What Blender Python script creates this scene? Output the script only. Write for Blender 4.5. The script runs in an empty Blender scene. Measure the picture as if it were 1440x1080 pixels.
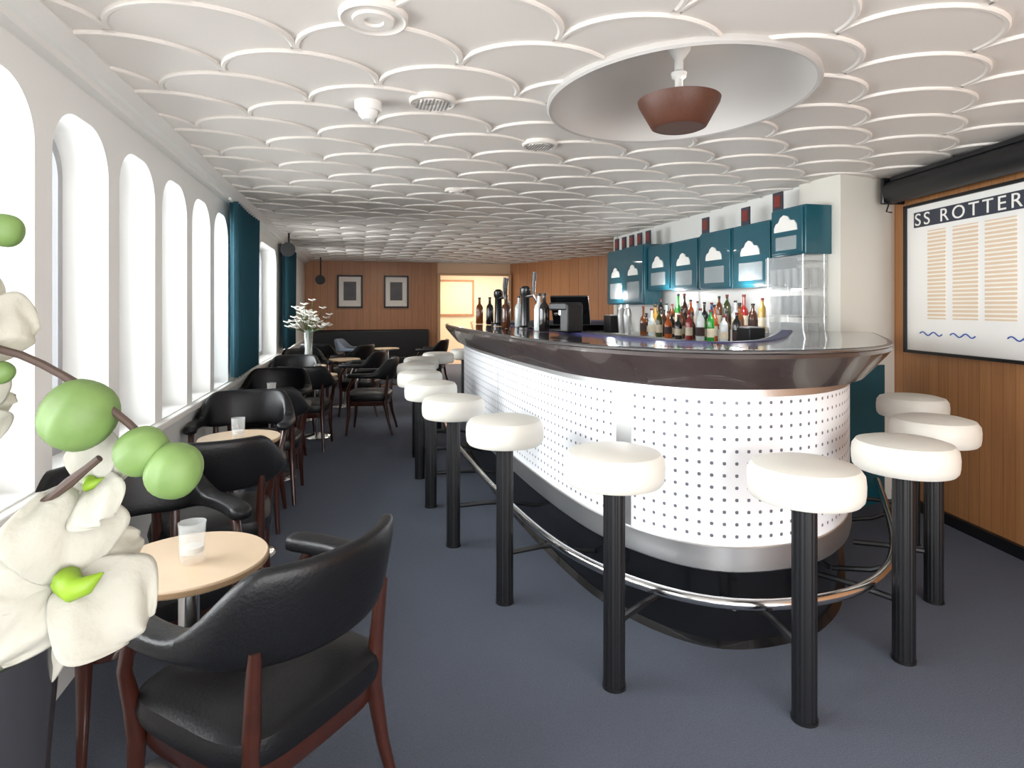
import bpy, bmesh, math, random
from mathutils import Vector, Matrix
random.seed(4)
SC=bpy.context.scene
COL=SC.collection
pi=math.pi
# ------------------------------------------------------------ materials
def lin(c):
    r=[]
    for x in c[:3]:
        x/=255.0
        r.append(x/12.92 if x<=0.04045 else ((x+0.055)/1.055)**2.4)
    return (r[0],r[1],r[2],1)
def mat(name,rgb,rough=.5,metal=0,bump=0,bscale=50,var=0,vscale=8,coat=0,trans=0,spec=.5,alpha=1):
    m=bpy.data.materials.new(name); m.use_nodes=True
    n=m.node_tree.nodes; l=m.node_tree.links; b=n['Principled BSDF']
    c=lin(rgb); b.inputs['Base Color'].default_value=c
    b.inputs['Roughness'].default_value=rough; b.inputs['Metallic'].default_value=metal
    b.inputs['Coat Weight'].default_value=coat; b.inputs['Transmission Weight'].default_value=trans
    b.inputs['Specular IOR Level'].default_value=spec; b.inputs['Alpha'].default_value=alpha
    tc=n.new('ShaderNodeTexCoord')
    if var:
        t=n.new('ShaderNodeTexNoise'); t.inputs['Scale'].default_value=vscale; t.inputs['Detail'].default_value=5
        l.new(tc.outputs['Object'],t.inputs['Vector'])
        mx=n.new('ShaderNodeMix'); mx.data_type='RGBA'
        mx.inputs[6].default_value=tuple(x*(1-var) for x in c[:3])+(1,)
        mx.inputs[7].default_value=tuple(min(1,x*(1+var)) for x in c[:3])+(1,)
        l.new(t.outputs['Fac'],mx.inputs[0]); l.new(mx.outputs[2],b.inputs['Base Color'])
    if bump:
        t=n.new('ShaderNodeTexNoise'); t.inputs['Scale'].default_value=bscale; t.inputs['Detail'].default_value=4
        l.new(tc.outputs['Object'],t.inputs['Vector'])
        bp=n.new('ShaderNodeBump'); bp.inputs['Strength'].default_value=bump; bp.inputs['Distance'].default_value=.01
        l.new(t.outputs['Fac'],bp.inputs['Height']); l.new(bp.outputs[0],b.inputs['Normal'])
    return m
def wood_mat(name,c1,c2,plank=.14,rough=.4):
    m=bpy.data.materials.new(name); m.use_nodes=True
    n=m.node_tree.nodes; l=m.node_tree.links; b=n['Principled BSDF']; b.inputs['Roughness'].default_value=rough
    tc=n.new('ShaderNodeTexCoord'); sp=n.new('ShaderNodeSeparateXYZ'); l.new(tc.outputs['Object'],sp.inputs[0])
    ad=n.new('ShaderNodeMath'); ad.operation='ADD'; l.new(sp.outputs[0],ad.inputs[0]); l.new(sp.outputs[1],ad.inputs[1])
    dv=n.new('ShaderNodeMath'); dv.operation='DIVIDE'; l.new(ad.outputs[0],dv.inputs[0]); dv.inputs[1].default_value=plank
    fl=n.new('ShaderNodeMath'); fl.operation='FLOOR'; l.new(dv.outputs[0],fl.inputs[0])
    fr=n.new('ShaderNodeMath'); fr.operation='FRACT'; l.new(dv.outputs[0],fr.inputs[0])
    wn=n.new('ShaderNodeTexWhiteNoise'); wn.noise_dimensions='1D'; l.new(fl.outputs[0],wn.inputs['W'])
    mp=n.new('ShaderNodeMapping'); mp.inputs['Scale'].default_value=(30,30,1.5); l.new(tc.outputs['Object'],mp.inputs[0])
    ns=n.new('ShaderNodeTexNoise'); ns.inputs['Scale'].default_value=1.6; ns.inputs['Detail'].default_value=6; l.new(mp.outputs[0],ns.inputs['Vector'])
    a2=n.new('ShaderNodeMath'); a2.operation='MULTIPLY_ADD'; l.new(wn.outputs['Value'],a2.inputs[0]); a2.inputs[1].default_value=.25
    l.new(ns.outputs['Fac'],a2.inputs[2])
    sb=n.new('ShaderNodeMath'); sb.operation='SUBTRACT'; l.new(a2.outputs[0],sb.inputs[0]); sb.inputs[1].default_value=.12; sb.use_clamp=True
    mx=n.new('ShaderNodeMix'); mx.data_type='RGBA'; mx.inputs[6].default_value=lin(c1); mx.inputs[7].default_value=lin(c2); l.new(sb.outputs[0],mx.inputs[0])
    gt=n.new('ShaderNodeMath'); gt.operation='LESS_THAN'; l.new(fr.outputs[0],gt.inputs[0]); gt.inputs[1].default_value=.03
    m2=n.new('ShaderNodeMix'); m2.data_type='RGBA'; l.new(gt.outputs[0],m2.inputs[0]); l.new(mx.outputs[2],m2.inputs[6])
    m2.inputs[7].default_value=tuple(x*.55 for x in lin(c1)[:3])+(1,)
    l.new(m2.outputs[2],b.inputs['Base Color'])
    return m
def dot_mat():
    m=bpy.data.materials.new('perforated_panel'); m.use_nodes=True
    n=m.node_tree.nodes; l=m.node_tree.links; b=n['Principled BSDF']; b.inputs['Roughness'].default_value=.3
    uv=n.new('ShaderNodeUVMap'); uv.uv_map='UVMap'
    vm=n.new('ShaderNodeVectorMath'); vm.operation='SCALE'; vm.inputs['Scale'].default_value=1/.05; l.new(uv.outputs[0],vm.inputs[0])
    fr=n.new('ShaderNodeVectorMath'); fr.operation='FRACTION'; l.new(vm.outputs[0],fr.inputs[0])
    sp=n.new('ShaderNodeSeparateXYZ'); l.new(fr.outputs[0],sp.inputs[0])
    o=[]
    for i in (0,1):
        s=n.new('ShaderNodeMath'); s.operation='SUBTRACT'; l.new(sp.outputs[i],s.inputs[0]); s.inputs[1].default_value=.5
        p=n.new('ShaderNodeMath'); p.operation='ABSOLUTE'; l.new(s.outputs[0],p.inputs[0])
        q=n.new('ShaderNodeMath'); q.operation='POWER'; l.new(p.outputs[0],q.inputs[0]); q.inputs[1].default_value=2.6
        o.append(q)
    a=n.new('ShaderNodeMath'); a.operation='ADD'; l.new(o[0].outputs[0],a.inputs[0]); l.new(o[1].outputs[0],a.inputs[1])
    lt=n.new('ShaderNodeMath'); lt.operation='LESS_THAN'; l.new(a.outputs[0],lt.inputs[0]); lt.inputs[1].default_value=.14**2.6
    mx=n.new('ShaderNodeMix'); mx.data_type='RGBA'; l.new(lt.outputs[0],mx.inputs[0])
    mx.inputs[6].default_value=lin((242,243,246)); mx.inputs[7].default_value=lin((100,102,112))
    l.new(mx.outputs[2],b.inputs['Base Color'])
    return m
def stripe_mat():
    m=bpy.data.materials.new('deck_plan_stripes'); m.use_nodes=True
    n=m.node_tree.nodes; l=m.node_tree.links; b=n['Principled BSDF']; b.inputs['Roughness'].default_value=.5
    tc=n.new('ShaderNodeTexCoord'); sp=n.new('ShaderNodeSeparateXYZ'); l.new(tc.outputs['Object'],sp.inputs[0])
    dv=n.new('ShaderNodeMath'); dv.operation='MULTIPLY'; l.new(sp.outputs[2],dv.inputs[0]); dv.inputs[1].default_value=1/.026
    fr=n.new('ShaderNodeMath'); fr.operation='FRACT'; l.new(dv.outputs[0],fr.inputs[0])
    gt=n.new('ShaderNodeMath'); gt.operation='LESS_THAN'; l.new(fr.outputs[0],gt.inputs[0]); gt.inputs[1].default_value=.6
    mx=n.new('ShaderNodeMix'); mx.data_type='RGBA'; l.new(gt.outputs[0],mx.inputs[0]); mx.inputs[6].default_value=lin((238,232,222)); mx.inputs[7].default_value=lin((220,196,168))
    l.new(mx.outputs[2],b.inputs['Base Color']); return m
def glass_mat(name,rgb=(255,255,255),a=.25):
    m=bpy.data.materials.new(name); m.use_nodes=True
    n=m.node_tree.nodes; l=m.node_tree.links; n.remove(n['Principled BSDF']); out=n['Material Output']
    t=n.new('ShaderNodeBsdfTransparent'); t.inputs[0].default_value=lin(rgb)
    g=n.new('ShaderNodeBsdfGlossy'); g.inputs['Roughness'].default_value=.03
    f=n.new('ShaderNodeFresnel'); f.inputs[0].default_value=1.5
    ad=n.new('ShaderNodeMath'); ad.operation='ADD'; ad.use_clamp=True; l.new(f.outputs[0],ad.inputs[0]); ad.inputs[1].default_value=a
    ms=n.new('ShaderNodeMixShader'); l.new(ad.outputs[0],ms.inputs[0]); l.new(t.outputs[0],ms.inputs[1]); l.new(g.outputs[0],ms.inputs[2])
    l.new(ms.outputs[0],out.inputs[0]); return m
def petal_mat():
    m=bpy.data.materials.new('petal_white'); m.use_nodes=True
    n=m.node_tree.nodes; l=m.node_tree.links; b=n['Principled BSDF']; out=n['Material Output']
    b.inputs['Base Color'].default_value=lin((198,196,186)); b.inputs['Roughness'].default_value=.75; b.inputs['Specular IOR Level'].default_value=.2
    t=n.new('ShaderNodeBsdfTranslucent'); t.inputs[0].default_value=lin((206,203,188))
    ms=n.new('ShaderNodeMixShader'); ms.inputs[0].default_value=.32; l.new(b.outputs[0],ms.inputs[1]); l.new(t.outputs[0],ms.inputs[2]); l.new(ms.outputs[0],out.inputs[0])
    tc=n.new('ShaderNodeTexCoord'); w=n.new('ShaderNodeTexNoise'); w.inputs['Scale'].default_value=45; w.inputs['Detail'].default_value=6; l.new(tc.outputs['Object'],w.inputs['Vector'])
    bp=n.new('ShaderNodeBump'); bp.inputs['Strength'].default_value=.7; bp.inputs['Distance'].default_value=.006; l.new(w.outputs[0],bp.inputs['Height']); l.new(bp.outputs[0],b.inputs['Normal'])
    return m
M={}
M['ceil']=mat('ceiling_paint',(224,218,211),.5)
M['white']=mat('white_paint',(234,233,229),.5,bump=.03)
M['wallw']=mat('window_wall_paint',(238,238,235),.5,bump=.03)
M['cream']=mat('cream_paint',(222,218,208),.5,bump=.03)
M['carpet']=mat('carpet_blue_grey',(103,109,122),.95,bump=1.0,bscale=260,var=.28,vscale=160,spec=.1)
M['teak']=wood_mat('teak_veneer',(156,104,68),(194,140,98))
M['teak2']=wood_mat('teak_veneer_right',(154,102,62),(192,138,90),plank=.1)
M['mahog']=mat('mahogany',(58,26,17),.3,var=.35,vscale=20,coat=.4)
M['leather']=mat('black_leather',(16,17,20),.38,bump=.12,bscale=120,spec=.4)
M['greych']=mat('grey_blue_leather',(112,122,138),.45)
M['stoolw']=mat('white_vinyl',(220,217,208),.42,bump=.06,bscale=60)
M['black']=mat('black_metal',(17,18,21),.42)
M['blackgl']=mat('black_gloss',(14,15,18),.25,coat=.3)
M['steel']=mat('brushed_steel',(215,215,215),.35,metal=1,bump=.04,bscale=90)
M['chrome']=mat('chrome',(220,220,220),.15,metal=1)
M['rim']=mat('edge_steel',(150,148,150),.3,metal=1)
M['dots']=dot_mat()
M['topdark']=mat('bar_top_dark',(66,65,72),.14,coat=.6,var=.2,vscale=6)
M['fascia']=mat('bar_fascia_wood',(62,52,50),.26,var=.35,vscale=9,coat=.5)
M['purple']=mat('blue_mat',(52,50,104),.5)
M['teal']=mat('teal_lacquer',(22,82,96),.3,coat=.3,var=.08)
M['tealc']=mat('teal_curtain',(32,78,92),.85,bump=.2,bscale=100)
M['glass']=glass_mat('clear_glass',(248,252,252),.03)
M['glassw']=mat('bright_glass',(236,240,240),.05,alpha=.24,coat=.5)
M['pane']=glass_mat('window_glass',(252,254,255),.0)
M['table']=mat('table_laminate',(224,200,170),.35,var=.06)
M['tedge']=mat('table_edge',(176,146,112),.35)
M['lamp']=mat('brown_lampshade',(88,52,37),.5,var=.25,vscale=60)
M['frame']=mat('window_frame_grey',(170,172,176),.4)
M['petal']=petal_mat()
M['bud']=mat('bud_green',(104,132,72),.55,var=.4,vscale=28)
M['green']=mat('leaf_green',(126,160,36),.5,var=.25,vscale=20)
M['stem']=mat('brown_stem',(70,54,46),.6,var=.3,vscale=40)
M['photo']=mat('photo_print',(70,70,72),.4,var=.7,vscale=6)
M['mount']=mat('white_mount',(238,236,230),.6)
M['tan']=mat('tan_trim',(204,170,132),.6)
M['stripe']=stripe_mat()
M['navy']=mat('dark_print',(50,54,66),.5)
M['blue']=mat('blue_print',(52,90,168),.5)
M['red']=mat('dark_red_print',(120,38,30),.5,var=.5,vscale=40)
M['banq']=mat('banquette_dark',(24,26,30),.5,bump=.08)
M['peach']=mat('peach_paint',(236,206,172),.6)
M['vase']=mat('dark_vase',(44,44,48),.2,coat=.5)
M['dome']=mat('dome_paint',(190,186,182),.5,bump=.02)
M['hole']=mat('hole_grey',(120,118,116),.7)
# ------------------------------------------------------------ mesh builder
class MB:
    def __init__(s): s.v=[]; s.f=[]
    def add(s,vs,fs):
        o=len(s.v); s.v+= [tuple(p) for p in vs]; s.f+=[tuple(i+o for i in f) for f in fs]; return s
    def box(s,c,d,rz=0):
        x,y,z=[k/2 for k in d]; ca,sa=math.cos(rz),math.sin(rz); vs=[]
        for dz in (-z,z):
            for dx,dy in ((-x,-y),(x,-y),(x,y),(-x,y)):
                vs.append((c[0]+dx*ca-dy*sa,c[1]+dx*sa+dy*ca,c[2]+dz))
        return s.add(vs,[(3,2,1,0),(4,5,6,7),(0,1,5,4),(1,2,6,5),(2,3,7,6),(3,0,4,7)])
    def rev(s,prof,c=(0,0,0),seg=32,caps=True,flute=0,nf=16,sx=1,sy=1):
        vs=[];fs=[]
        for r,z in prof:
            r=max(r,1e-4)
            for i in range(seg):
                a=2*pi*i/seg; rr=r*(1+flute*math.cos(nf*a))
                vs.append((c[0]+sx*rr*math.cos(a),c[1]+sy*rr*math.sin(a),c[2]+z))
        for k in range(len(prof)-1):
            for i in range(seg):
                j=(i+1)%seg; fs.append((k*seg+i,k*seg+j,(k+1)*seg+j,(k+1)*seg+i))
        if caps:
            fs.append(tuple(range(seg))[::-1]); fs.append(tuple((len(prof)-1)*seg+i for i in range(seg)))
        return s.add(vs,fs)
    def loft(s,secs,caps=True):
        n=len(secs[0]); vs=[p for q in secs for p in q]; fs=[]
        K=len(secs)
        for k in range(K-1):
            for i in range(n):
                j=(i+1)%n; fs.append((k*n+i,k*n+j,(k+1)*n+j,(k+1)*n+i))
        if caps:
            fs.append(tuple(range(n))[::-1]); fs.append(tuple((K-1)*n+i for i in range(n)))
        return s.add(vs,fs)
    def tube(s,pts,r,seg=10):
        pts=[Vector(p) for p in pts]; n=len(pts)
        rs=r if isinstance(r,(list,tuple)) else [r]*n
        t0=(pts[1]-pts[0]).normalized(); up=Vector((0,0,1)) if abs(t0.z)<.9 else Vector((1,0,0))
        u=t0.cross(up).normalized(); secs=[]
        for i in range(n):
            t=(pts[min(i+1,n-1)]-pts[max(i-1,0)]).normalized()
            u=(u-t*u.dot(t)).normalized(); w=t.cross(u)
            secs.append([pts[i]+(u*math.cos(2*pi*k/seg)+w*math.sin(2*pi*k/seg))*rs[i] for k in range(seg)])
        return s.loft(secs)
    def sell(s,levels,cx=0,cy=0,n=40,e=4):
        secs=[]
        for a,b,z in levels:
            q=[]
            for i in range(n):
                t=2*pi*i/n; c,d=math.cos(t),math.sin(t)
                q.append((cx+a*math.copysign(abs(c)**(2/e),c),cy+b*math.copysign(abs(d)**(2/e),d),z))
            secs.append(q)
        return s.loft(secs)
    def obj(s,name,m,parent=None,bevel=0,smooth=True,ang=40,recalc=True):
        me=bpy.data.meshes.new(name); me.from_pydata(s.v,[],s.f); me.update()
        if recalc:
            bm=bmesh.new(); bm.from_mesh(me); bmesh.ops.recalc_face_normals(bm,faces=bm.faces); bm.to_mesh(me); bm.free()
        if smooth:
            me.polygons.foreach_set('use_smooth',[True]*len(me.polygons)); me.set_sharp_from_angle(angle=math.radians(ang))
        me.materials.append(m)
        o=bpy.data.objects.new(name,me); COL.objects.link(o)
        if parent: o.parent=parent
        if bevel:
            b=o.modifiers.new('bevel','BEVEL'); b.width=bevel; b.segments=3; b.limit_method='ANGLE'
        return o
def thing(name,label,cat,loc=(0,0,0),rz=0,group=None):
    e=bpy.data.objects.new(name,None); COL.objects.link(e); e.empty_display_size=.1
    e.location=loc; e.rotation_euler=(0,0,rz); e['label']=label; e['category']=cat
    if group: e['group']=group
    return e
def tag(o,label,cat,group=None):
    o['label']=label; o['category']=cat
    if group: o['group']=group
    return o
def dup(root,loc,rz=0,label=None,swap=None):
    kids={}
    for o in bpy.data.objects:
        if o.parent: kids.setdefault(o.parent,[]).append(o)
    def cp(o,par):
        c=o.copy(); COL.objects.link(c)
        if swap and c.type=='MESH' and c.data.materials[0]==swap[0]:
            c.data=c.data.copy(); c.data.materials[0]=swap[1]
        if par: c.parent=par
        for k in kids.get(o,[]): cp(k,c)
        return c
    r=cp(root,None); r.location=loc; r.rotation_euler=(0,0,rz)
    if label: r['label']=label
    return r
def struct(o): o['kind']='structure'; return o
def catmull(P,step=.04):
    P=[Vector(p) for p in P]; out=[]; n=len(P)
    for i in range(n-1):
        p0=P[max(i-1,0)];p1=P[i];p2=P[i+1];p3=P[min(i+2,n-1)]
        k=max(2,int((p2-p1).length/step))
        for j in range(k):
            t=j/k
            out.append(.5*((2*p1)+(-p0+p2)*t+(2*p0-5*p1+4*p2-p3)*t*t+(-p0+3*p1-3*p2+p3)*t**3))
    out.append(P[-1]); return out
def fill2d(name,outer,holes,th,conv,m):
    cu=bpy.data.curves.new(name,'CURVE'); cu.dimensions='2D'; cu.fill_mode='BOTH'; cu.extrude=th/2
    for lp in [outer]+holes:
        sp=cu.splines.new('POLY'); sp.points.add(len(lp)-1)
        for i,p in enumerate(lp): sp.points[i].co=(p[0],p[1],0,1)
        sp.use_cyclic_u=True
    ob=bpy.data.objects.new(name+'_tmp',cu); COL.objects.link(ob)
    dg=bpy.context.evaluated_depsgraph_get(); me=bpy.data.meshes.new_from_object(ob.evaluated_get(dg))
    bpy.data.objects.remove(ob)
    for v in me.vertices: v.co=conv(v.co)
    me.materials.clear(); me.materials.append(m)
    me.name=name; o=bpy.data.objects.new(name,me); COL.objects.link(o); return o
def seg_wall(name,p0,p1,z0,z1,th,m,side=1):
    d=Vector((p1[0]-p0[0],p1[1]-p0[1])).normalized(); n=Vector((d.y,-d.x))*side*th
    b=MB(); vs=[]
    for z in (z0,z1):
        vs+=[(p0[0],p0[1],z),(p1[0],p1[1],z),(p1[0]+n.x,p1[1]+n.y,z),(p0[0]+n.x,p0[1]+n.y,z)]
    b.add(vs,[(3,2,1,0),(4,5,6,7),(0,1,5,4),(1,2,6,5),(2,3,7,6),(3,0,4,7)])
    return struct(b.obj(name,m,smooth=False))
H=2.38; WX=-1.06
# ------------------------------------------------------------ shell
b=MB(); b.box((1.9,6.6,-.05),(6.4,17.2,.1)); struct(b.obj('floor',M['carpet'],smooth=False))
RC=(1.372,2.455); RX,RY=.538,.615
circ=[(RC[0]+RX*math.cos(2*pi*i/72),RC[1]+RY*math.sin(2*pi*i/72)) for i in range(72)]
fill_o=fill2d('ceiling_slab',[(-1.35,-1.6),(5.1,-1.6),(5.1,15.2),(-1.35,15.2)],[circ],.04,lambda c:(c.x,c.y,H+.02+c.z),M['ceil'])
b=MB()
for v in fill_o.data.vertices: b.v.append(tuple(v.co))
for p in fill_o.data.polygons: b.f.append(tuple(p.vertices))
bpy.data.objects.remove(fill_o)
NA=20; PX=.60; hw=.305; rise=.262; back=.335; PY=.29
j=0; y=-.6
while y<12.85:
    x=-1.12+(j%2)*PX/2
    while x<4.9:
        def pt(sx,sy,dz):
            px,py=x+sx,y+sy; z=H-.014-.013*(back-sy)/(back+rise)+dz
            dx,dy=(px-RC[0])/RX,(py-RC[1])/RY; d=math.hypot(dx,dy); ins=d<1.02
            if ins:
                k=1.02/max(d,1e-3); px,py=RC[0]+dx*k*RX,RC[1]+dy*k*RY
            return (px,py,z),ins
        cols=[]; bw=.024
        for i in range(NA+1):
            a=pi*i/NA; c,s_=math.cos(a),math.sin(a)
            col=[pt(hw*c,-rise*s_,.018),pt(hw*c,-rise*s_,-.001),pt((hw-.005)*c,-(rise-.005)*s_,-.006),pt((hw-bw+.008)*c,-(rise-bw+.008)*s_,-.006),pt((hw-bw)*c,-(rise-bw)*s_,-.001)]
            y0=-(rise-bw)*s_
            for q in range(1,5): col.append(pt((hw-bw)*c,y0+(back-y0)*q/4,0))
            cols.append(col)
        base=len(b.v); n=len(cols[0]); ins=[]
        for col in cols:
            for p,i_ in col: b.v.append(p); ins.append(i_)
        for i in range(NA):
            for k in range(n-1):
                f=(i*n+k,(i+1)*n+k,(i+1)*n+k+1,i*n+k+1)
                if all(ins[q] for q in f): continue
                b.f.append(tuple(base+q for q in f))
        x+=PX
    y+=PY; j+=1
struct(b.obj('ceiling',M['ceil'],smooth=True,ang=25,recalc=False))
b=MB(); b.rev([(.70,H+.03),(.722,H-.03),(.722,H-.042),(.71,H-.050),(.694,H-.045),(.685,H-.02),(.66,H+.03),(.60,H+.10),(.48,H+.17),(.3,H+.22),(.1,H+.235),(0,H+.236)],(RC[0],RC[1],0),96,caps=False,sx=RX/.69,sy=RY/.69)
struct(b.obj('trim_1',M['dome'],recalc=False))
def arch(y0,y1,z0,z1,r):
    pts=[(y0,z0),(y1,z0)]
    for i in range(11):
        a=pi/2*i/10; pts.append((y1-r+r*math.cos(a),z1-r+r*math.sin(a)))
    for i in range(11):
        a=pi/2+pi/2*i/10; pts.append((y0+r+r*math.cos(a),z1-r+r*math.sin(a)))
    return pts
wins=[(2.37+.62*k-.50,2.37+.62*k,.80,2.16,.19) for k in range(-3,6)]
wins+=[(7.1,8.5,.80,2.16,.19),(9.3,10.7,.80,2.16,.19)]
o=fill2d('wall_left',[(-1.6,0),(12.8,0),(12.8,H),(-1.6,H)],[arch(*w) for w in wins],.26,lambda c:(WX-.13+c.z,c.x,c.y),M['wallw']); struct(o)
for i,w in enumerate(wins):
    y0,y1,z0,z1,r=w
    o=fill2d('window_%d'%(i+1),arch(y0,y1,z0,z1,r),[arch(y0+.04,y1-.04,z0+.05,z1-.045,r-.035)],.05,lambda c:(WX-.2+c.z,c.x,c.y),M['frame']); struct(o)
    b=MB(); b.box((WX-.2,(y0+y1)/2,(z0+z1)/2),(.006,y1-y0-.08,z1-z0-.08)); g=b.obj('glass_pane',M['pane'],o,smooth=False)
b=MB(); pr=[(WX,H),(WX,H-.10),(WX+.05,H-.10),(WX+.055,H-.075),(WX+.085,H-.07),(WX+.12,H-.03),(WX+.12,H)]
b.loft([[(x,-1.6,z) for x,z in pr],[(x,12.8,z) for x,z in pr]]); struct(b.obj('trim_2',M['white'],smooth=False))
b=MB(); b.box((WX+.015,5.6,.775),(.05,14,.04)); struct(b.obj('trim_3',M['white'],smooth=False,bevel=.006))
YB=12.8
seg_wall('wall_back',(-1.06,YB),(1.61,YB),0,H,.12,M['teak'],-1)
seg_wall('wall_back_header',(1.61,YB),(3.2,YB),2.14,H,.12,M['peach'],-1)
seg_wall('wall_back_room',(1.2,15.0),(4.6,15.0),0,H,.1,M['peach'],-1)
seg_wall('wall_back_side',(1.5,12.93),(1.2,15.0),0,H,.1,M['peach'],-1)
seg_wall('wall_right_far',(3.2,YB),(4.5,9.7),0,H,.12,M['teak'],-1)
seg_wall('wall_right_alcove',(4.5,9.7),(4.5,7.5),0,H,.12,M['teak'],-1)
seg_wall('wall_right_return',(4.5,7.5),(3.3,7.5),0,H,.1,M['cream'],-1)
seg_wall('wall_right_bar',(3.32,7.5),(3.32,3.72),0,H,.12,M['white'],-1)
def RW(y): return 3.62+.205*(y-2.5)
seg_wall('wall_right',(RW(3.74),3.74),(RW(-1.6),-1.6),0,H,.12,M['teak2'],-1)
seg_wall('baseboard_right',(RW(3.7)-.001,3.7),(RW(-1.6)-.001,-1.6),0,.07,.03,M['black'],1)
seg_wall('baseboard_back',(-1.05,YB-.001),(1.61,YB-.001),0,.08,.02,M['black'],1)
b=MB()
for xx in (1.63,3.17): b.box((xx,YB-.02,1.07),(.06,.16,2.14))
b.box((2.4,YB-.02,2.12),(1.5,.16,.05)); struct(b.obj('trim_4',M['tan'],smooth=False,bevel=.004))
f=thing('picture_frame','pale framed panel on the wall of the room beyond the doorway','picture',(2.15,14.97,1.2))
b=MB(); b.box((0,0,.45),(1.3,.04,.9)); b.obj('frame',M['teak'],f,bevel=.005)
b=MB(); b.box((0,-.022,.45),(1.2,.01,.8)); b.obj('panel',M['peach'],f)
b=MB(); pts=[(3.27,3.54),(RW(3.7),3.66),(RW(3.7),4.0),(3.27,3.95)]
b.loft([[(x,y,0) for x,y in pts],[(x,y,H) for x,y in pts]]); struct(b.obj('wall_column',M['cream'],smooth=False))
b=MB(); pts=[(3.25,3.515),(3.72,3.61),(3.72,3.655),(3.25,3.555)]
b.loft([[(x,y,0) for x,y in pts],[(x,y,1.0) for x,y in pts]]); struct(b.obj('trim_5',M['teal'],smooth=False))
# ------------------------------------------------------------ bar
path=catmull([(3.26,7.42),(2.3,7.42),(1.7,7.22),(1.25,6.75),(1.04,6.1),(.975,5.4),(.985,4.3),(1.05,3.14),(1.17,2.56),(1.42,2.22),(1.79,2.17),(2.1,2.29),(2.4,2.54),(2.8,2.98),(3.22,3.47)],.045)
def frames(P):
    F=[];s=0
    for i,p in enumerate(P):
        d=(P[min(i+1,len(P)-1)]-P[max(i-1,0)]).normalized()
        if i: s+=(p-P[i-1]).length
        F.append((p,Vector((d.y,-d.x)),s))
    return F
FR=frames(path)
def sweep(name,prof,m,parent,uv=False,rng=None):
    fr=FR if rng is None else [f for f in FR if rng[0]<=f[2]<=rng[1]]
    secs=[[(p.x+n.x*o,p.y+n.y*o,z) for o,z in prof] for p,n,s in fr]
    b=MB(); b.loft(secs); o=b.obj(name,m,parent,ang=35)
    if uv:
        me=o.data; u=me.uv_layers.new(name='UVMap'); k=len(prof)
        for lp in me.loops:
            vi=lp.vertex_index; u.data[lp.index].uv=(fr[vi//k][2],me.vertices[vi].co.z)
    return o
bar=thing('bar_counter','curved bar with white perforated front, steel bands and dark rim','bar',(0,0,0))
sweep('front_panel',[(0,.36),(0,1.1),(-.04,1.1),(-.04,.36)],M['dots'],bar,uv=True)
sweep('kick_band',[(.006,.33),(.010,.335),(.010,.43),(.006,.435),(-.05,.435),(-.05,.33)],M['steel'],bar)
sweep('upper_band',[(.010,1.05),(.010,1.10),(-.03,1.10),(-.03,1.05)],M['steel'],bar)
sweep('toe_kick',[(-.02,0.0),(-.05,.02),(-.05,.34),(-.3,.34),(-.3,0)],M['blackgl'],bar)
sweep('fascia',[(.055,1.095),(.075,1.09),(.165,1.195),(.185,1.222),(.18,1.238),(.12,1.24),(.0,1.11)],M['fascia'],bar)
sweep('metal_edge',[(.1,1.240),(.184,1.240),(.187,1.244),(.184,1.250),(.16,1.252),(.1,1.252)],M['rim'],bar)
sweep('countertop',[(.162,1.2525),(.16,1.2545),(-.40,1.2545),(-.42,1.245),(-.42,1.2),(-.1,1.18),(.09,1.22)],M['topdark'],bar)
sweep('inner_mat',[(-.31,1.2546),(-.31,1.258),(-.38,1.258),(-.38,1.2546)],M['purple'],bar)
def near_s(x,y): return min(FR,key=lambda f:(f[0]-Vector((x,y))).length)[2]
for (x,y,w) in ((1.17,2.56,.04),(.985,4.3,.01)):
    s=near_s(x,y); sweep('seam_strip',[(.004,.43),(.004,1.06),(-.01,1.06),(-.01,.43)],M['steel'],bar,rng=(s-w-.02,s+w+.02))
s0=near_s(1.25,6.75); RF=[f for f in FR if f[2]>=s0]
RO=.19
b=MB(); b.tube([(p.x+n.x*RO,p.y+n.y*RO,.29) for p,n,s in RF if s<FR[-1][2]-.1],.021,12)
b.obj('foot_rail',M['chrome'],bar)
last=-9
for p,n,s in RF[6:-8]:
    if s-last>.72:
        last=s; b=MB(); b.tube([(p.x+n.x*RO,p.y+n.y*RO,.275),(p.x+n.x*RO*.6,p.y+n.y*RO*.6,.235),(p.x-n.x*.045,p.y-n.y*.045,.2)],.012,8); b.obj('rail_bracket',M['black'],bar)
# ------------------------------------------------------------ stools
def build_stool():
    r=thing('bar_stool','white round padded bar stool on a black fluted post','bar stool',group='white bar stools along the bar')
    b=MB(); b.rev([(.15,.765),(.174,.768),(.183,.780),(.186,.80),(.187,.83),(.184,.858),(.170,.879),(.13,.890),(.06,.894),(0,.895)],seg=48); b.obj('seat',M['stoolw'],r)
    b=MB(); b.rev([(.04,0),(.04,.74)],seg=96,flute=.03,nf=16); b.rev([(.044,0),(.044,.012)],seg=40); b.obj('post',M['black'],r,ang=60)
    b=MB(); b.rev([(.032,.735),(.06,.752),(.12,.757),(.12,.766)],seg=40); b.obj('seat_plate',M['black'],r)
    b=MB(); b.tube([(0,.03,.235),(0,.2,.235),(0,.34,.225)],.014,8); b.obj('footrest_arm',M['black'],r)
    return r
stools=[(1.486,1.77),(.926,2.10),(.68,2.83),(.545,3.576),(.497,4.32),(.49,5.06),(.53,5.79),(.64,6.47),(.9,7.1),(1.3,7.6),(2.124,1.97),(2.69,2.33),(3.22,2.93)]
def face_bar(x,y):
    f=min(FR,key=lambda f:(f[0]-Vector((x,y))).length); d=f[0]-Vector((x,y)); return math.atan2(-d.x,d.y)
st=None
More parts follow.
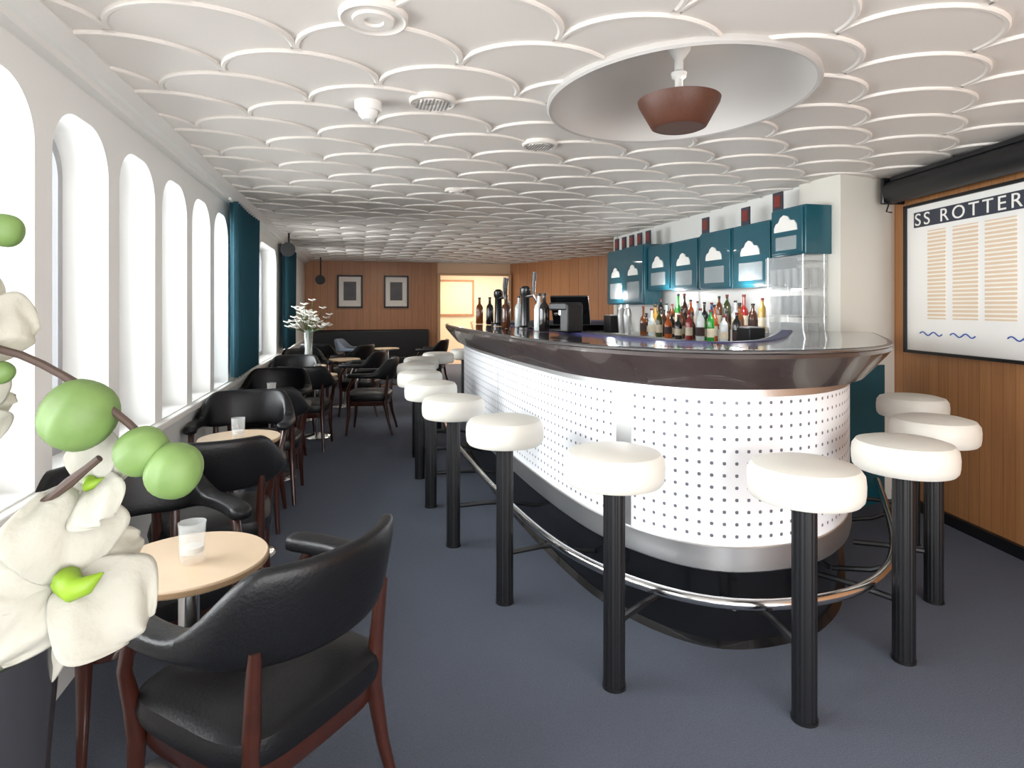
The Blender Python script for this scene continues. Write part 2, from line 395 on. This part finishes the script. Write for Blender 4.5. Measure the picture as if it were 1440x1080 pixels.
for x,y in stools:
    rz=face_bar(x,y)
    if st is None: st=build_stool(); st.location=(x,y,0); st.rotation_euler=(0,0,rz)
    else: dup(st,(x,y,0),rz)
# ------------------------------------------------------------ chairs
def ss(a,b,n=20,e=3.2):
    q=[]
    for i in range(n):
        t=2*pi*i/n; c,d=math.cos(t),math.sin(t)
        q.append((a*math.copysign(abs(c)**(2/e),c),b*math.copysign(abs(d)**(2/e),d)))
    return q
def build_chair():
    r=thing('armchair','black leather captain armchair with dark mahogany legs','chair',group='armchairs at the cocktail tables')
    b=MB(); b.sell([(.225,.215,.375),(.25,.24,.39),(.257,.245,.42),(.25,.24,.45),(.22,.21,.472),(.12,.12,.485),(.001,.001,.487)],e=4.5); b.obj('seat',M['leather'],r)
    b=MB(); b.sell([(.228,.218,.325),(.232,.222,.33),(.232,.222,.378)],e=5); b.obj('seat_frame',M['mahog'],r)
    P=catmull([(-.258,.215),(-.28,.12),(-.286,-.02),(-.25,-.17),(-.14,-.262),(0,-.29),(.14,-.262),(.25,-.17),(.286,-.02),(.28,.12),(.258,.215)],.02)
    n=len(P); secs=[]
    for i,p in enumerate(P):
        d=(P[min(i+1,n-1)]-P[max(i-1,0)]).normalized(); nn=Vector((-d.y,d.x))
        u=abs(i/(n-1)*2-1)
        k=1-min(1,max(0,(u-.30)/.32)); k=k*k*(3-2*k)
        hh=.052+.185*k; th=.078-.024*k; zc=.665+.062*k
        if u>.94: q=math.sqrt(max(.03,1-((u-.94)/.06)**2)); hh*=q; th*=q
        secs.append([(p.x-nn.x*(c+.18*s_*k),p.y-nn.y*(c+.18*s_*k),zc+s_) for c,s_ in ss(th/2,hh/2)])
    i0=int(n*.23); i1=n-1-i0
    b=MB(); b.loft(secs[i0:i1+1]); b.obj('backrest',M['leather'],r,ang=60)
    b=MB(); b.loft(secs[:i0+1]); b.obj('armrest',M['leather'],r,ang=60)
    b=MB(); b.loft(secs[i1:]); b.obj('armrest',M['leather'],r,ang=60)
    for sx in (-1,1):
        b=MB(); b.tube([(sx*.243,.22,0),(sx*.231,.2,.18),(sx*.227,.195,.34),(sx*.235,.2,.42),(sx*.257,.195,.52),(sx*.269,.155,.60),(sx*.276,.12,.655)],[.013,.018,.024,.023,.018,.017,.02],8)
        b.obj('leg',M['mahog'],r,ang=60)
        b=MB(); b.tube([(sx*.23,-.28,0),(sx*.212,-.225,.2),(sx*.202,-.2,.36),(sx*.205,-.21,.5),(sx*.21,-.225,.66)],[.013,.018,.024,.02,.016],8)
        b.obj('leg',M['mahog'],r,ang=60)
    return r
def look(x,y,tx,ty): return math.atan2(-(tx-x),ty-y)
R_=math.radians
chairs=[(-.245,1.74,R_(47)),
 (-.745,2.38,look(-.76,2.36,-.45,1.96)),
 (-.67,3.13,look(-.66,3.12,-.75,3.74)),
 (-.735,4.25,R_(180)),
 (-.68,4.86,R_(0)),
 (-.745,5.84,R_(176)),
 (-.54,6.48,R_(-5)),
 (-.74,7.47,R_(180)),
 (.02,8.3,R_(75)),
 (-.70,8.66,R_(200)),
 (.12,7.1,R_(80)),
 (-.1,9.7,R_(60)),
 (-.6,10.3,R_(-20)),
 (1.25,10.9,R_(70)),
]
ch=None
for x,y,a in chairs:
    if ch is None: ch=build_chair(); ch.location=(x,y,0); ch.rotation_euler=(0,0,a)
    else: dup(ch,(x,y,0),a)
dup(ch,(-.1,11.3,0),R_(-100),'grey-blue leather armchair beside the dark banquette',(M['leather'],M['greych']))
# ------------------------------------------------------------ tables
def build_table():
    r=thing('cocktail_table','small round beige laminate cocktail table on a chrome column','table',group='round cocktail tables')
    b=MB(); b.rev([(.20,.655),(.215,.657),(.219,.662),(.219,.676),(.216,.68),(0,.6801)],seg=64); b.obj('tabletop',M['table'],r)
    b=MB(); b.rev([(.2195,.660),(.2215,.662),(.2215,.674),(.2195,.676)],seg=64,caps=False); b.obj('edge_band',M['tedge'],r)
    b=MB(); b.rev([(.03,.02),(.03,.62),(.08,.645),(.08,.656)],seg=32); b.obj('column',M['chrome'],r)
    b=MB(); b.rev([(.19,0),(.195,.008),(.18,.018),(.06,.03),(.032,.05)],seg=48); b.obj('base',M['chrome'],r)
    return r
tb=None
tabs=[(-.487,1.96),(-.66,3.72),(-.70,5.36),(-.45,6.97),(-.62,8.06),(-.2,9.0),(.49,11.2)]
for x,y in tabs:
    if tb is None: tb=build_table(); tb.location=(x,y,0)
    else: dup(tb,(x,y,0))
b=MB(); b.rev([(.03,0),(.033,.004),(.036,.1),(.038,.115),(.035,.115),(.031,.03),(0,.028)],seg=28,caps=False)
gl=tag(b.obj('candle_glass',M['glassw']),'clear glass candle holder on a round cocktail table','glass','candle glasses on the tables'); gl.location=(-.47,1.93,.681)
b=MB(); b.rev([(0,.029),(.029,.0285),(.03,.045),(0,.046)],seg=24,caps=False); b.obj('candle',M['mount'],gl)
for (x,y) in [(-.66,3.68),(-.70,5.32),(-.45,6.94)]: dup(gl,(x,y,.681))
# ------------------------------------------------------------ banquette
bq=thing('banquette','long low dark upholstered banquette against the wood wall','sofa',(0,0,0))
b=MB(); b.box((.22,12.42,.24),(2.4,.6,.4)); b.obj('seat',M['banq'],bq,bevel=.03)
b=MB(); b.box((.22,12.7,.66),(2.4,.16,.6)); b.obj('backrest',M['banq'],bq,bevel=.04)
b=MB(); b.box((.22,12.45,.03),(2.3,.5,.06)); b.obj('plinth',M['black'],bq)
for x in (-.18,.75):
    f=thing('framed_picture','black framed portrait photograph with white mount on wood wall','picture',(x,YB-.03,1.42),group='framed photographs on the wood wall')
    b=MB()
    for c,d in (((0,0,.0),(.5,.03,.035)),((0,0,.64),(.5,.03,.035)),((-.235,0,.32),(.035,.03,.66)),((.235,0,.32),(.035,.03,.66))): b.box(c,d)
    b.obj('frame',M['black'],f,smooth=False)
    b=MB(); b.box((0,.008,.32),(.45,.008,.62)); b.obj('mount',M['mount'],f,smooth=False)
    b=MB(); b.box((0,0,.33),(.25,.008,.38)); b.obj('photograph',M['photo'],f,smooth=False)
for (y0,y1,lb) in ((5.18,6.35,'teal gathered curtain hanging between the windows'),(8.6,9.9,'teal gathered curtain beside the far window')):
    N=120; nw=11
    vs=[];fs=[]
    Z=[.86,1.3,1.8,2.26]
    for z in Z:
        for i in range(N+1):
            t=i/N; vs.append((-.97+.035*math.sin(t*nw*2*pi)+.008*math.sin(t*5+z),y0+(y1-y0)*t+.01*math.sin(t*nw*4*pi+1),z))
    for k in range(len(Z)-1):
        for i in range(N): a=k*(N+1)+i; fs.append((a,a+1,a+N+2,a+N+1))
    b=MB(); b.add(vs,fs); c=thing('curtain',lb,'curtain',(0,0,0)); o=b.obj('fabric',M['tealc'],c,recalc=False,ang=80); md=o.modifiers.new('s','SOLIDIFY'); md.thickness=.004
    b=MB(); b.tube([(-.98,y0-.05,2.27),(-.98,y1+.05,2.27)],.012,8); b.obj('curtain_rod',M['white'],c)
for (x,y,z) in ((-.86,8.1,2.16),(-.7,11.9,1.95)):
    s=thing('spotlight','small round black spotlight fixed beneath the ceiling edge','lamp',(x,y,z))
    b=MB(); b.tube([(0,0,0),(0,-.12,-.02)],[.06,.09],20); b.obj('housing',M['black'],s)
    b=MB(); b.tube([(0,0,.03),(0,0,H-z)],.012,8); b.obj('mounting_rod',M['black'],s)
# ------------------------------------------------------------ ceiling lamp and fixtures
lp=thing('pendant_lamp','brown bowl shaped lamp hanging on white stem in ceiling recess','lamp',(RC[0]+.03,RC[1]+.01,2.228))
b=MB(); b.rev([(.108,0),(.122,.006),(.178,.108),(.183,.126),(.174,.129),(.112,.02),(.095,.015)],seg=56,caps=False); b.rev([(0,.002),(.109,.001)],seg=56,caps=False); b.obj('lamp_shade',M['lamp'],lp,recalc=False)
b=MB(); b.rev([(.018,.02),(.018,.22),(.032,.23),(.036,.25),(.02,.26),(.02,.31),(.05,.35),(.058,.39)],seg=28); b.obj('stem',M['white'],lp)
for (x,y,r,sc) in ((.045,1.99,.11,1),(.322,2.74,.105,0),(1.0,3.31,.10,0),(.75,4.8,.09,1)):
    d=thing('ceiling_vent','round white ceiling vent grille set among the scallops','vent',(x,y,H-.043),group='round ceiling vents')
    b=MB(); b.rev([(r,.03),(r,.005),(r*.93,0),(r*.85,.006),(r*.62,.006),(r*.58,-.003),(r*.3,-.003),(r*.26,.004),(0,.004)],seg=40,caps=False); b.obj('plate',M['ceil'],d,recalc=False)
    if not sc:
        b=MB()
        for i in range(-5,6):
            for k in range(-5,6):
                if i*i+k*k<26: b.rev([(.005,-.003),(.005,-.0045)],(i*r/6.5,k*r/6.5,0),8)
        b.obj('grille_holes',M['hole'],d)
sm=thing('smoke_detector','small white domed smoke detector under the ceiling','smoke detector',(.04,2.84,H-.105))
b=MB(); b.rev([(0,.0),(.025,.002),(.042,.02),(.045,.035),(.045,.045)],seg=32,caps=False); b.obj('housing',M['white'],sm)
b=MB(); b.rev([(.055,.04),(.06,.05),(.06,.09)],seg=32); b.obj('base',M['white'],sm)
# ------------------------------------------------------------ back bar
bb=thing('back_bar_cabinet','teal low cabinet with pale worktop behind the bar','cabinet',(0,0,0))
b=MB(); b.box((3.08,5.6,.54),(.44,3.3,1.08)); b.obj('body',M['teal'],bb,bevel=.005)
b=MB(); b.box((3.07,5.6,1.10),(.48,3.34,.04)); b.obj('worktop',M['steel'],bb,bevel=.005)
b=MB(); b.box((3.20,5.2,1.17),(.16,2.1,.098)); b.obj('bottle_riser',M['white'],bb,bevel=.004)
for i in range(5):
    b=MB(); b.box((2.85,4.28+i*.66,.56),(.02,.62,.9)); dd=b.obj('door',M['teal'],bb,bevel=.004)
    b=MB(); b.tube([(2.83,4.5+i*.66,.8),(2.83,4.5+i*.66,.95)],.008,8); b.obj('handle',M['chrome'],dd)
def cloud(b,x,y,z,s):
    pts=[(-1,0),(1,0),(1,.25),(.85,.5),(.6,.6),(.45,.85),(.15,1),(-.2,.9),(-.4,.65),(-.75,.6),(-.95,.35)]
    b.loft([[(x,y+p*s,z+q*s) for p,q in pts],[(x+.01,y+p*s,z+q*s) for p,q in pts]])
caps_=[(3.62,3.98,1.80,2.15),(4.02,4.52,1.58,2.10),(4.54,5.04,1.58,2.10),(5.06,5.56,1.58,2.08),(5.58,6.08,1.6,2.08),(6.1,6.6,1.45,2.12),(6.62,7.2,1.45,2.12)]
for i,(y0,y1,z0,z1) in enumerate(caps_):
    c=thing('wall_cabinet','teal lacquered wall cabinet with white cloud ornament above bottles','cabinet',(3.2,(y0+y1)/2,z0),group='teal wall cabinets behind the bar')
    w=y1-y0;h=z1-z0
    xo=-.04 if i in(0,5) else .0
    b=MB(); b.box((xo,0,h/2),(.22,w,h)); b.obj('body',M['teal'],c,bevel=.006)
    b=MB(); b.box((xo-.118,0,h/2),(.016,w-.03,h-.03)); d=b.obj('door',M['teal'],c,bevel=.004)
    b=MB(); cloud(b,xo-.138,0,h*.5,.12); b.obj('cloud_ornament',M['mount'],c)
    b=MB(); b.box((xo-.13,0,h*.25),(.006,w*.6,h*.28)); b.obj('glass_panel',M['glassw'],c)
sh=thing('glass_display_case','tall clear glass display case holding glassware below teal cabinet','display case',(3.16,3.86,1.13))
for k in range(4):
    b=MB(); b.box((0,0,.02+k*.2),(.2,.4,.008)); b.obj('shelf_board',M['glass'],sh)
for sx in (-.09,.09):
    for sy in (-.19,.19):
        b=MB(); b.tube([(sx,sy,0),(sx,sy,.67)],.005,8); b.obj('upright',M['chrome'],sh)
for c,d in (((-.104,0,.335),(.004,.4,.66)),((0,-.203,.335),(.2,.004,.66))):
    b=MB(); b.box(c,d); b.obj('glass_side',M['glassw'],sh,smooth=False)
base=None
for k in range(3):
    for i in range(5):
        for q in range(2):
            loc=(3.10+q*.09,3.7+i*.08,1.155+k*.2)
            if base is None:
                b=MB(); b.rev([(.024,0),(.03,.15),(.028,.15),(.022,.01),(0,.008)],seg=16,caps=False); base=tag(b.obj('drinking_glass',M['glassw']),'clear straight drinking glass on glass shelf','glass','drinking glasses on the shelves'); base.location=loc
            else:
                c=base.copy(); COL.objects.link(c); c.location=loc
cols={'amber':(120,62,18),'green':(40,150,50),'dark':(28,24,22),'clear':(215,222,222),'brown':(74,40,22),'olive':(62,72,30),'orange':(190,90,30),'gold':(190,150,70),'red':(150,30,26),'blue':(40,80,150)}
for k,c in cols.items(): M['b_'+k]=mat('bottle_'+k,c,.12,coat=.5)
M['lab']=mat('bottle_label',(226,214,190),.6,var=.2,vscale=30)
M['lab2']=mat('bottle_label_dark',(60,40,36),.6,var=.4,vscale=30)
order=['dark','amber','clear','brown','green','orange','clear','green','red','brown','dark','amber','orange','dark','olive','brown','clear','gold','amber','dark']
spots=[(2.93+(i%2)*.09+random.uniform(-.008,.008),4.24+i*.092,1.121,k) for i,k in enumerate(order)]
order2=['gold','brown','red','clear','olive','amber','blue','dark','clear','orange','brown','green','amber','clear','dark','gold']
spots+=[(3.19,4.28+i*.122,1.220,k) for i,k in enumerate(order2)]
for i,(x,y,z,k) in enumerate(spots):
    hh=random.uniform(.22,.34); r=random.uniform(.030,.038)
    t=thing('bottle',k+' glass liquor bottle standing on the back bar','bottle',(x,y,z),group='liquor bottles on the back bar')
    sh_=random.choice([.5,.58,.64]); b=MB(); b.rev([(r*.9,0),(r,.006),(r,hh*sh_),(r*.8,hh*(sh_+.09)),(r*.36,hh*(sh_+.18)),(r*.33,hh*.93),(r*.4,hh*.94)],seg=20); b.obj('body',M['b_'+k],t)
    b=MB(); b.rev([(r*.42,hh*.93),(r*.42,hh)],seg=16); b.obj('cap',M['black'] if i%2 else M['red'],t)
    b=MB(); b.rev([(r*1.02,hh*.15),(r*1.02,hh*.42)],seg=20,caps=False); b.obj('label',M['lab'] if i%3 else M['lab2'],t)
for (y,z) in ((4.0,2.15),(4.4,2.10),(5.0,2.10),(6.15,2.12),(6.36,2.12),(6.57,2.12),(6.78,2.12),(6.99,2.12)):
    t=thing('display_card','small dark red and black display card on top of cabinet','card',(3.12,y,z+.001),group='display cards on the cabinets')
    b=MB(); b.box((0,0,.075),(.012,.11,.15)); b.obj('card',M['navy'],t)
    b=MB(); b.box((-.008,0,.08),(.004,.07,.09)); b.obj('print',M['red'],t)
def item_tap(x,y,rz):
    t=thing('beer_tap','chrome and black beer tap tower standing on bar top','beer tap',(x,y,1.256),rz)
    b=MB(); b.rev([(.06,0),(.06,.015),(.035,.03),(.03,.24),(.04,.26),(.04,.30),(.02,.32)],seg=28); b.obj('tower',M['blackgl'],t)
    for s in (-.06,.06):
        b=MB(); b.tube([(s*.3,0,.24),(s,-.06,.25),(s,-.09,.2)],.011,8); b.obj('spout',M['chrome'],t)
        b=MB(); b.tube([(s,-.06,.25),(s,-.06,.34),(s,-.07,.42)],[.008,.014,.016],10); b.obj('tap_handle',M['blackgl'],t)
item_tap(1.18,5.15,1.2); item_tap(1.19,4.3,1.3)
t=thing('coffee_machine','black coffee machine with drip tray on the bar','coffee machine',(1.3,3.72,1.26),R_(200))
b=MB(); b.box((0,.06,.09),(.13,.08,.18)); b.box((0,0,.01),(.13,.18,.02)); b.box((0,0,.165),(.14,.18,.05)); b.obj('body',M['black'],t,bevel=.01)
b=MB(); b.rev([(.03,.11),(.03,.14)],(0,-.03,0),20); b.tube([(0,-.03,.12),(0,-.11,.115)],.01,8); b.obj('portafilter',M['chrome'],t)
t=thing('till_monitor','black tilted point of sale screen on a stand','monitor',(1.42,3.95,1.26),R_(150))
b=MB(); b.box((0,0,.01),(.14,.12,.02)); b.tube([(0,0,.02),(0,.02,.1)],.015,10); b.obj('stand',M['black'],t)
b=MB(); b.loft([[(-.13,-.05,.05),(.13,-.05,.05),(.13,.06,.24),(-.13,.06,.24)],[(-.13,-.03,.04),(.13,-.03,.04),(.13,.08,.23),(-.13,.08,.23)]]); b.obj('screen',M['blackgl'],t,smooth=False)
for i,(x,y,k) in enumerate(((1.15,4.75,'dark'),(1.12,4.62,'brown'),(1.2,5.6,'dark'),(1.22,4.05,'clear'),(1.15,5.85,'amber'),(1.3,4.9,'clear'),(1.22,3.93,'dark'))):
    hh=.26;r=.036
    t=thing('bottle',k+' glass bottle standing on the bar top','bottle',(x,y,1.256),group='bottles on the bar top')
    b=MB(); b.rev([(r*.9,0),(r,.006),(r,hh*.58),(r*.8,hh*.68),(r*.36,hh*.76),(r*.33,hh*.93)],seg=20); b.obj('body',M['b_'+k],t)
    b=MB(); b.rev([(r*.42,hh*.93),(r*.42,hh)],seg=16); b.obj('cap',M['black'],t)
for (x,y,w,d,h,nm,lb) in ((2.96,6.75,.2,.16,.2,'napkin_holder','black napkin holder on the back bar worktop'),(2.94,4.08,.16,.14,.14,'storage_box','dark box on the back bar worktop')):
    t=thing(nm,lb,'box',(x,y,1.121)); b=MB(); b.box((0,0,h/2),(d,w,h)); b.obj('body',M['black'],t,bevel=.008)
    b=MB(); b.box((0,0,h+.004),(d*.8,w*.8,.01)); b.obj('lid',M['steel'],t)
for (x,y) in ((2.95,6.48),(2.93,6.28)):
    t=thing('cocktail_shaker','tall brushed steel cocktail shaker on the worktop','shaker',(x,y,1.121))
    b=MB(); b.rev([(.035,0),(.05,.2),(.05,.21)],seg=24); b.obj('body',M['steel'],t)
    b=MB(); b.rev([(.05,.21),(.035,.28),(.02,.29),(.02,.33)],seg=24); b.obj('cap',M['steel'],t)
# ------------------------------------------------------------ poster
ang=math.atan2(-.9796,-.2008)
po=thing('poster','large framed ship plan poster with title on wood wall','poster',(RW(3.5)-.035,3.5,1.10),ang)
W=1.75;Hh=1.04
b=MB()
for c,d in (((W/2,0,.01),(W,.04,.02)),((W/2,0,Hh-.01),(W,.04,.02)),((.01,0,Hh/2),(.02,.04,Hh)),((W-.01,0,Hh/2),(.02,.04,Hh))): b.box(c,d)
b.obj('frame',M['black'],po,smooth=False)
b=MB(); b.box((W/2,.005,Hh/2),(W-.03,.015,Hh-.03)); b.obj('sheet',mat('poster_paper',(238,236,232),.2,coat=.4),po,smooth=False)
b=MB(); b.box((W/2+.02,-.004,.925),(W-.14,.004,.105)); b.obj('title_band',M['navy'],po,smooth=False)
tx=bpy.data.curves.new('title','FONT'); tx.body='SS ROTTERDAM'; tx.size=.12; tx.extrude=.001; tx.space_character=1.32
to=bpy.data.objects.new('t',tx); COL.objects.link(to)
dg=bpy.context.evaluated_depsgraph_get(); me=bpy.data.meshes.new_from_object(to.evaluated_get(dg)); bpy.data.objects.remove(to)
bm=bmesh.new(); bm.from_mesh(me); bmesh.ops.remove_doubles(bm,verts=bm.verts,dist=1e-5); bm.verts.ensure_lookup_table()
seen=set(); isl=[]
for v in bm.verts:
    if v.index in seen: continue
    st_=[v]; comp=[]; seen.add(v.index)
    while st_:
        q=st_.pop(); comp.append(q)
        for e in q.link_edges:
            w_=e.other_vert(q)
            if w_.index not in seen: seen.add(w_.index); st_.append(w_)
    isl.append(comp)
for comp in isl:
    ids={v.index:i for i,v in enumerate(comp)}; b=MB()
    b.v=[(.10+v.co.x*1.14,-.0075-v.co.z,.885+v.co.y) for v in comp]
    b.f=[tuple(ids[v.index] for v in f.verts) for f in bm.faces if f.verts[0].index in ids]
    b.obj('title_letter',M['mount'],po,smooth=False)
bm.free()
for cx,w in ((.30,.16),(.54,.20),(.80,.22),(1.12,.26),(1.46,.22)):
    b=MB(); b.box((cx,-.004,.54),(w,.003,.6)); b.obj('deck_plan_print',M['stripe'],po,smooth=False)
for cx in (.25,.52,.95,1.3):
    b=MB(); b.tube([(cx-.1+.2*i/16,-.006,.14+.012*math.sin(i/16*4*pi)) for i in range(17)],.004,6)
    b.obj('wave_print',M['blue'],po)
sc=thing('projector_screen_casing','black roll-up screen casing mounted above the poster','screen casing',(RW(3.5)-.13,3.53,2.15),ang)
b=MB(); b.tube([(.02,0,.09),(1.95,0,.09)],.08,28); b.obj('roller_tube',M['black'],sc)
b=MB(); b.box((.0,0.01,.10),(.03,.17,.19)); b.obj('end_cap',M['blackgl'],sc,bevel=.01)
b=MB(); b.box((1.0,.03,.175),(1.9,.15,.03)); b.obj('mounting_rail',M['black'],sc,bevel=.004)
b=MB(); b.tube([(.03,-.03,.03),(.02,-.05,-.05),(.05,-.03,-.06)],.006,6); b.obj('pull_cord',M['black'],sc)
# ------------------------------------------------------------ orchid foreground
orc=thing('orchid_arrangement','white artificial orchids with green buds in tall dark vase','flowers',(0,0,0))
b=MB(); b.rev([(.075,0),(.08,.01),(.062,.25),(.055,.6),(.064,.95),(.072,1.05),(.075,1.08),(.07,1.08),(.06,1.0),(0,.95)],(-.375,.715,0),48,caps=False); b.obj('vase',M['vase'],orc)
stems=[[(-.375,.715,.98),(-.41,.72,1.2),(-.395,.715,1.37),(-.345,.706,1.378),(-.284,.69,1.352),(-.222,.675,1.305),(-.19,.667,1.272)],
 [(-.375,.715,.98),(-.385,.712,1.12),(-.345,.706,1.192),(-.297,.694,1.231),(-.25,.683,1.27)],
 [(-.38,.715,.98),(-.43,.72,1.3),(-.40,.715,1.46),(-.338,.704,1.49)]]
for i,s in enumerate(stems):
    b=MB(); P=catmull(s,.02); b.tube(P,[.0060-.0025*k/len(P)+(.0015 if k%5==0 else 0) for k in range(len(P))],8); b.obj('stem',M['stem'],orc)
def bud(c,r,tilt):
    b=MB(); secs=[]; n=36
    for k in range(15):
        t=k/14; z=-math.cos(pi*t)*r*1.02; rr=r*math.sin(pi*t)**.8
        q=[]
        for i in range(n):
            a=2*pi*i/n; g=1-.08*max(0,math.cos(3*a))**12
            q.append((rr*g*math.cos(a),rr*g*math.sin(a),z))
        secs.append(q)
    R=Matrix.Rotation(tilt,3,'Y')
    secs=[[tuple(Vector(c)+R@Vector(p)) for p in q] for q in secs]
    b.loft(secs); return b.obj('bud',M['bud'],orc,ang=80)
bud((-.269,.687,1.313),.034,.5); bud((-.209,.672,1.277),.024,1.0); bud((-.178,.664,1.258),.0265,.3); bud((-.340,.704,1.496),.016,.2); bud((-.344,.706,1.355),.011,.8)
def flower(c,r,ax,rot=0,n=5,seed=0,gs=1):
    rd=random.Random(seed); ax=Vector(ax).normalized(); q=ax.to_track_quat('Z','Y').to_matrix()
    root=None
    for k in range(n):
        a=rot+2*pi*k/n+rd.uniform(-.12,.12); big=(k in (1,4)); L=r*(1.05 if big else .95); wd=L*(.60 if big else .36); vs=[];fs=[]; nu,nv=22,20
        fold=rd.uniform(-.25,.35); ph=rd.uniform(0,6)
        for i in range(nu+1):
            t=i/nu; w=wd*(math.sin(pi*min(1,t*.90+.05))**.62)*(1+.06*math.sin(9*t+ph))
            for j2 in range(nv+1):
                s_=j2/nv*2-1
                z=L*(.20*math.sin(t*2.9)-fold*t*t*.9 -.10*s_*s_*t + .06*math.sin(5*s_+6*t+ph)*t+.025*math.sin(13*s_+ph)*abs(s_)*t -.05*math.exp(-(s_*7)**2)*(1-t))
                p=Vector((L*t*math.cos(a)-w*s_*math.sin(a),L*t*math.sin(a)+w*s_*math.cos(a),z+(.008 if big else 0)))
                vs.append(tuple(Vector(c)+q@p))
        for i in range(nu):
            for j2 in range(nv): u=i*(nv+1)+j2; fs.append((u,u+1,u+nv+2,u+nv+1))
        b=MB(); b.add(vs,fs)
        if root is None:
            root=b.obj('flower',M['petal'],orc,recalc=False,ang=90); o=root
        else: o=b.obj('petal',M['petal'],root,recalc=False,ang=90)
        md=o.modifiers.new('s','SOLIDIFY'); md.thickness=.0006
    b=MB(); cc=Vector(c)+ax*.010; g=gs; b.tube([Vector(c),cc+ax*.004*g,cc+(ax*.010+Vector((.003,0,-.006)))*g,cc+(ax*.010+Vector((.010,0,-.004)))*g,cc+(ax*.008+Vector((.020,0,.003)))*g],[.005*g,.009*g,.008*g,.006*g,.001],10); b.obj('flower_centre',M['green'],root,ang=80)
flower((-.285,.69,1.15),.083,(.55,-.8,.25),.35,5,1,1.5)
flower((-.378,.712,1.41),.058,(.8,-.6,0),.9,5,2)
flower((-.385,.715,1.32),.05,(.6,-.6,-.4),.1,5,3)
flower((-.262,.715,1.235),.052,(-.4,-.8,.5),.6,5,4,.8)
flower((-.352,.712,1.105),.08,(.3,-.9,-.1),.0,5,5)
fl=thing('flower_vase','glass vase of white flowers standing on round table','flowers',(-.62,8.06,.681))
b=MB(); b.rev([(.05,0),(.06,.01),(.045,.2),(.06,.45),(.055,.45),(.04,.21),(.03,.02),(0,.015)],seg=24,caps=False); b.obj('vase',M['glassw'],fl)
rd=random.Random(9)
b=MB();b2=MB()
for k in range(50):
    a=rd.uniform(0,2*pi); el=rd.uniform(.1,1.4); L=rd.uniform(.14,.38)
    e=Vector((L*math.cos(a)*math.cos(el),L*math.sin(a)*math.cos(el),.45+L*math.sin(el)))
    b.tube([(0,0,.05),(e.x*.2,e.y*.2,.42),tuple(e)],.003,5)
    for m_ in range(5):
        a2=2*pi*m_/5; d=Vector((math.cos(a2),math.sin(a2),.5))*.065; s_=Vector((-math.sin(a2),math.cos(a2),0))*.03
        b2.add([tuple(e),tuple(e+d*.6+s_),tuple(e+d),tuple(e+d*.6-s_)],[(0,1,2,3)])
b.obj('stems',mat('dark_leaf',(60,84,44),.6),fl); b2.obj('blossoms',M['mount'],fl,recalc=False)
# ------------------------------------------------------------ lights
w=bpy.data.worlds.new('World'); SC.world=w; w.use_nodes=True
bg=w.node_tree.nodes['Background']; bg.inputs[0].default_value=(.98,.99,1,1); bg.inputs[1].default_value=3.8
def area(name,loc,rot,sx,sy,p,col=(1,1,1)):
    L=bpy.data.lights.new(name,'AREA'); L.shape='RECTANGLE'; L.size=sx; L.size_y=sy; L.energy=p; L.color=col
    o=bpy.data.objects.new(name,L); COL.objects.link(o); o.location=loc; o.rotation_euler=rot; return o
area('daylight',(-2.4,5.8,2.3),(0,math.radians(-74),0),3.0,12.5,1500,(1,.998,.99))
area('rear_fill',(1.6,-1.35,.9),(math.radians(100),0,0),4,1.4,58,(1,.97,.93))  # unseen fill added behind the camera, tilted up towards the ceiling
area('doorway_light',(2.6,13.9,2.3),(0,0,0),1,1,40,(1,.88,.72))
for (x,y,e) in ((.6,11.2,9),(2.6,10.6,12),(.3,8.6,5)): area('far_end_fill',(x,y,2.335),(0,0,0),.12,.12,e,(1,.9,.78))  # fill lights added to brighten the far end, no fixtures modelled
def pl(name,loc,e,col=(1,.92,.82),r=.05):
    L=bpy.data.lights.new(name,'POINT'); L.energy=e; L.shadow_soft_size=r; L.color=col; o=bpy.data.objects.new(name,L); COL.objects.link(o); o.location=loc
pl('bulb',(RC[0]+.12,RC[1],2.40),.6)
for (x,y) in ((2.98,4.3),(2.98,5.6),(2.98,6.8)): pl('cabinet_light',(x,y,1.56),5,(1,1,1))
# ------------------------------------------------------------ camera
cam=bpy.data.cameras.new('Camera'); co=bpy.data.objects.new('Camera',cam); COL.objects.link(co); SC.camera=co
cam.sensor_width=36; cam.lens=36*850/1440; cam.shift_y=-108/1440
co.location=(0,0,1.42); co.rotation_euler=(math.radians(90),0,-math.radians(14.2)); cam.clip_start=.05
SC.view_settings.view_transform='Standard'
SC.view_settings.exposure=.12
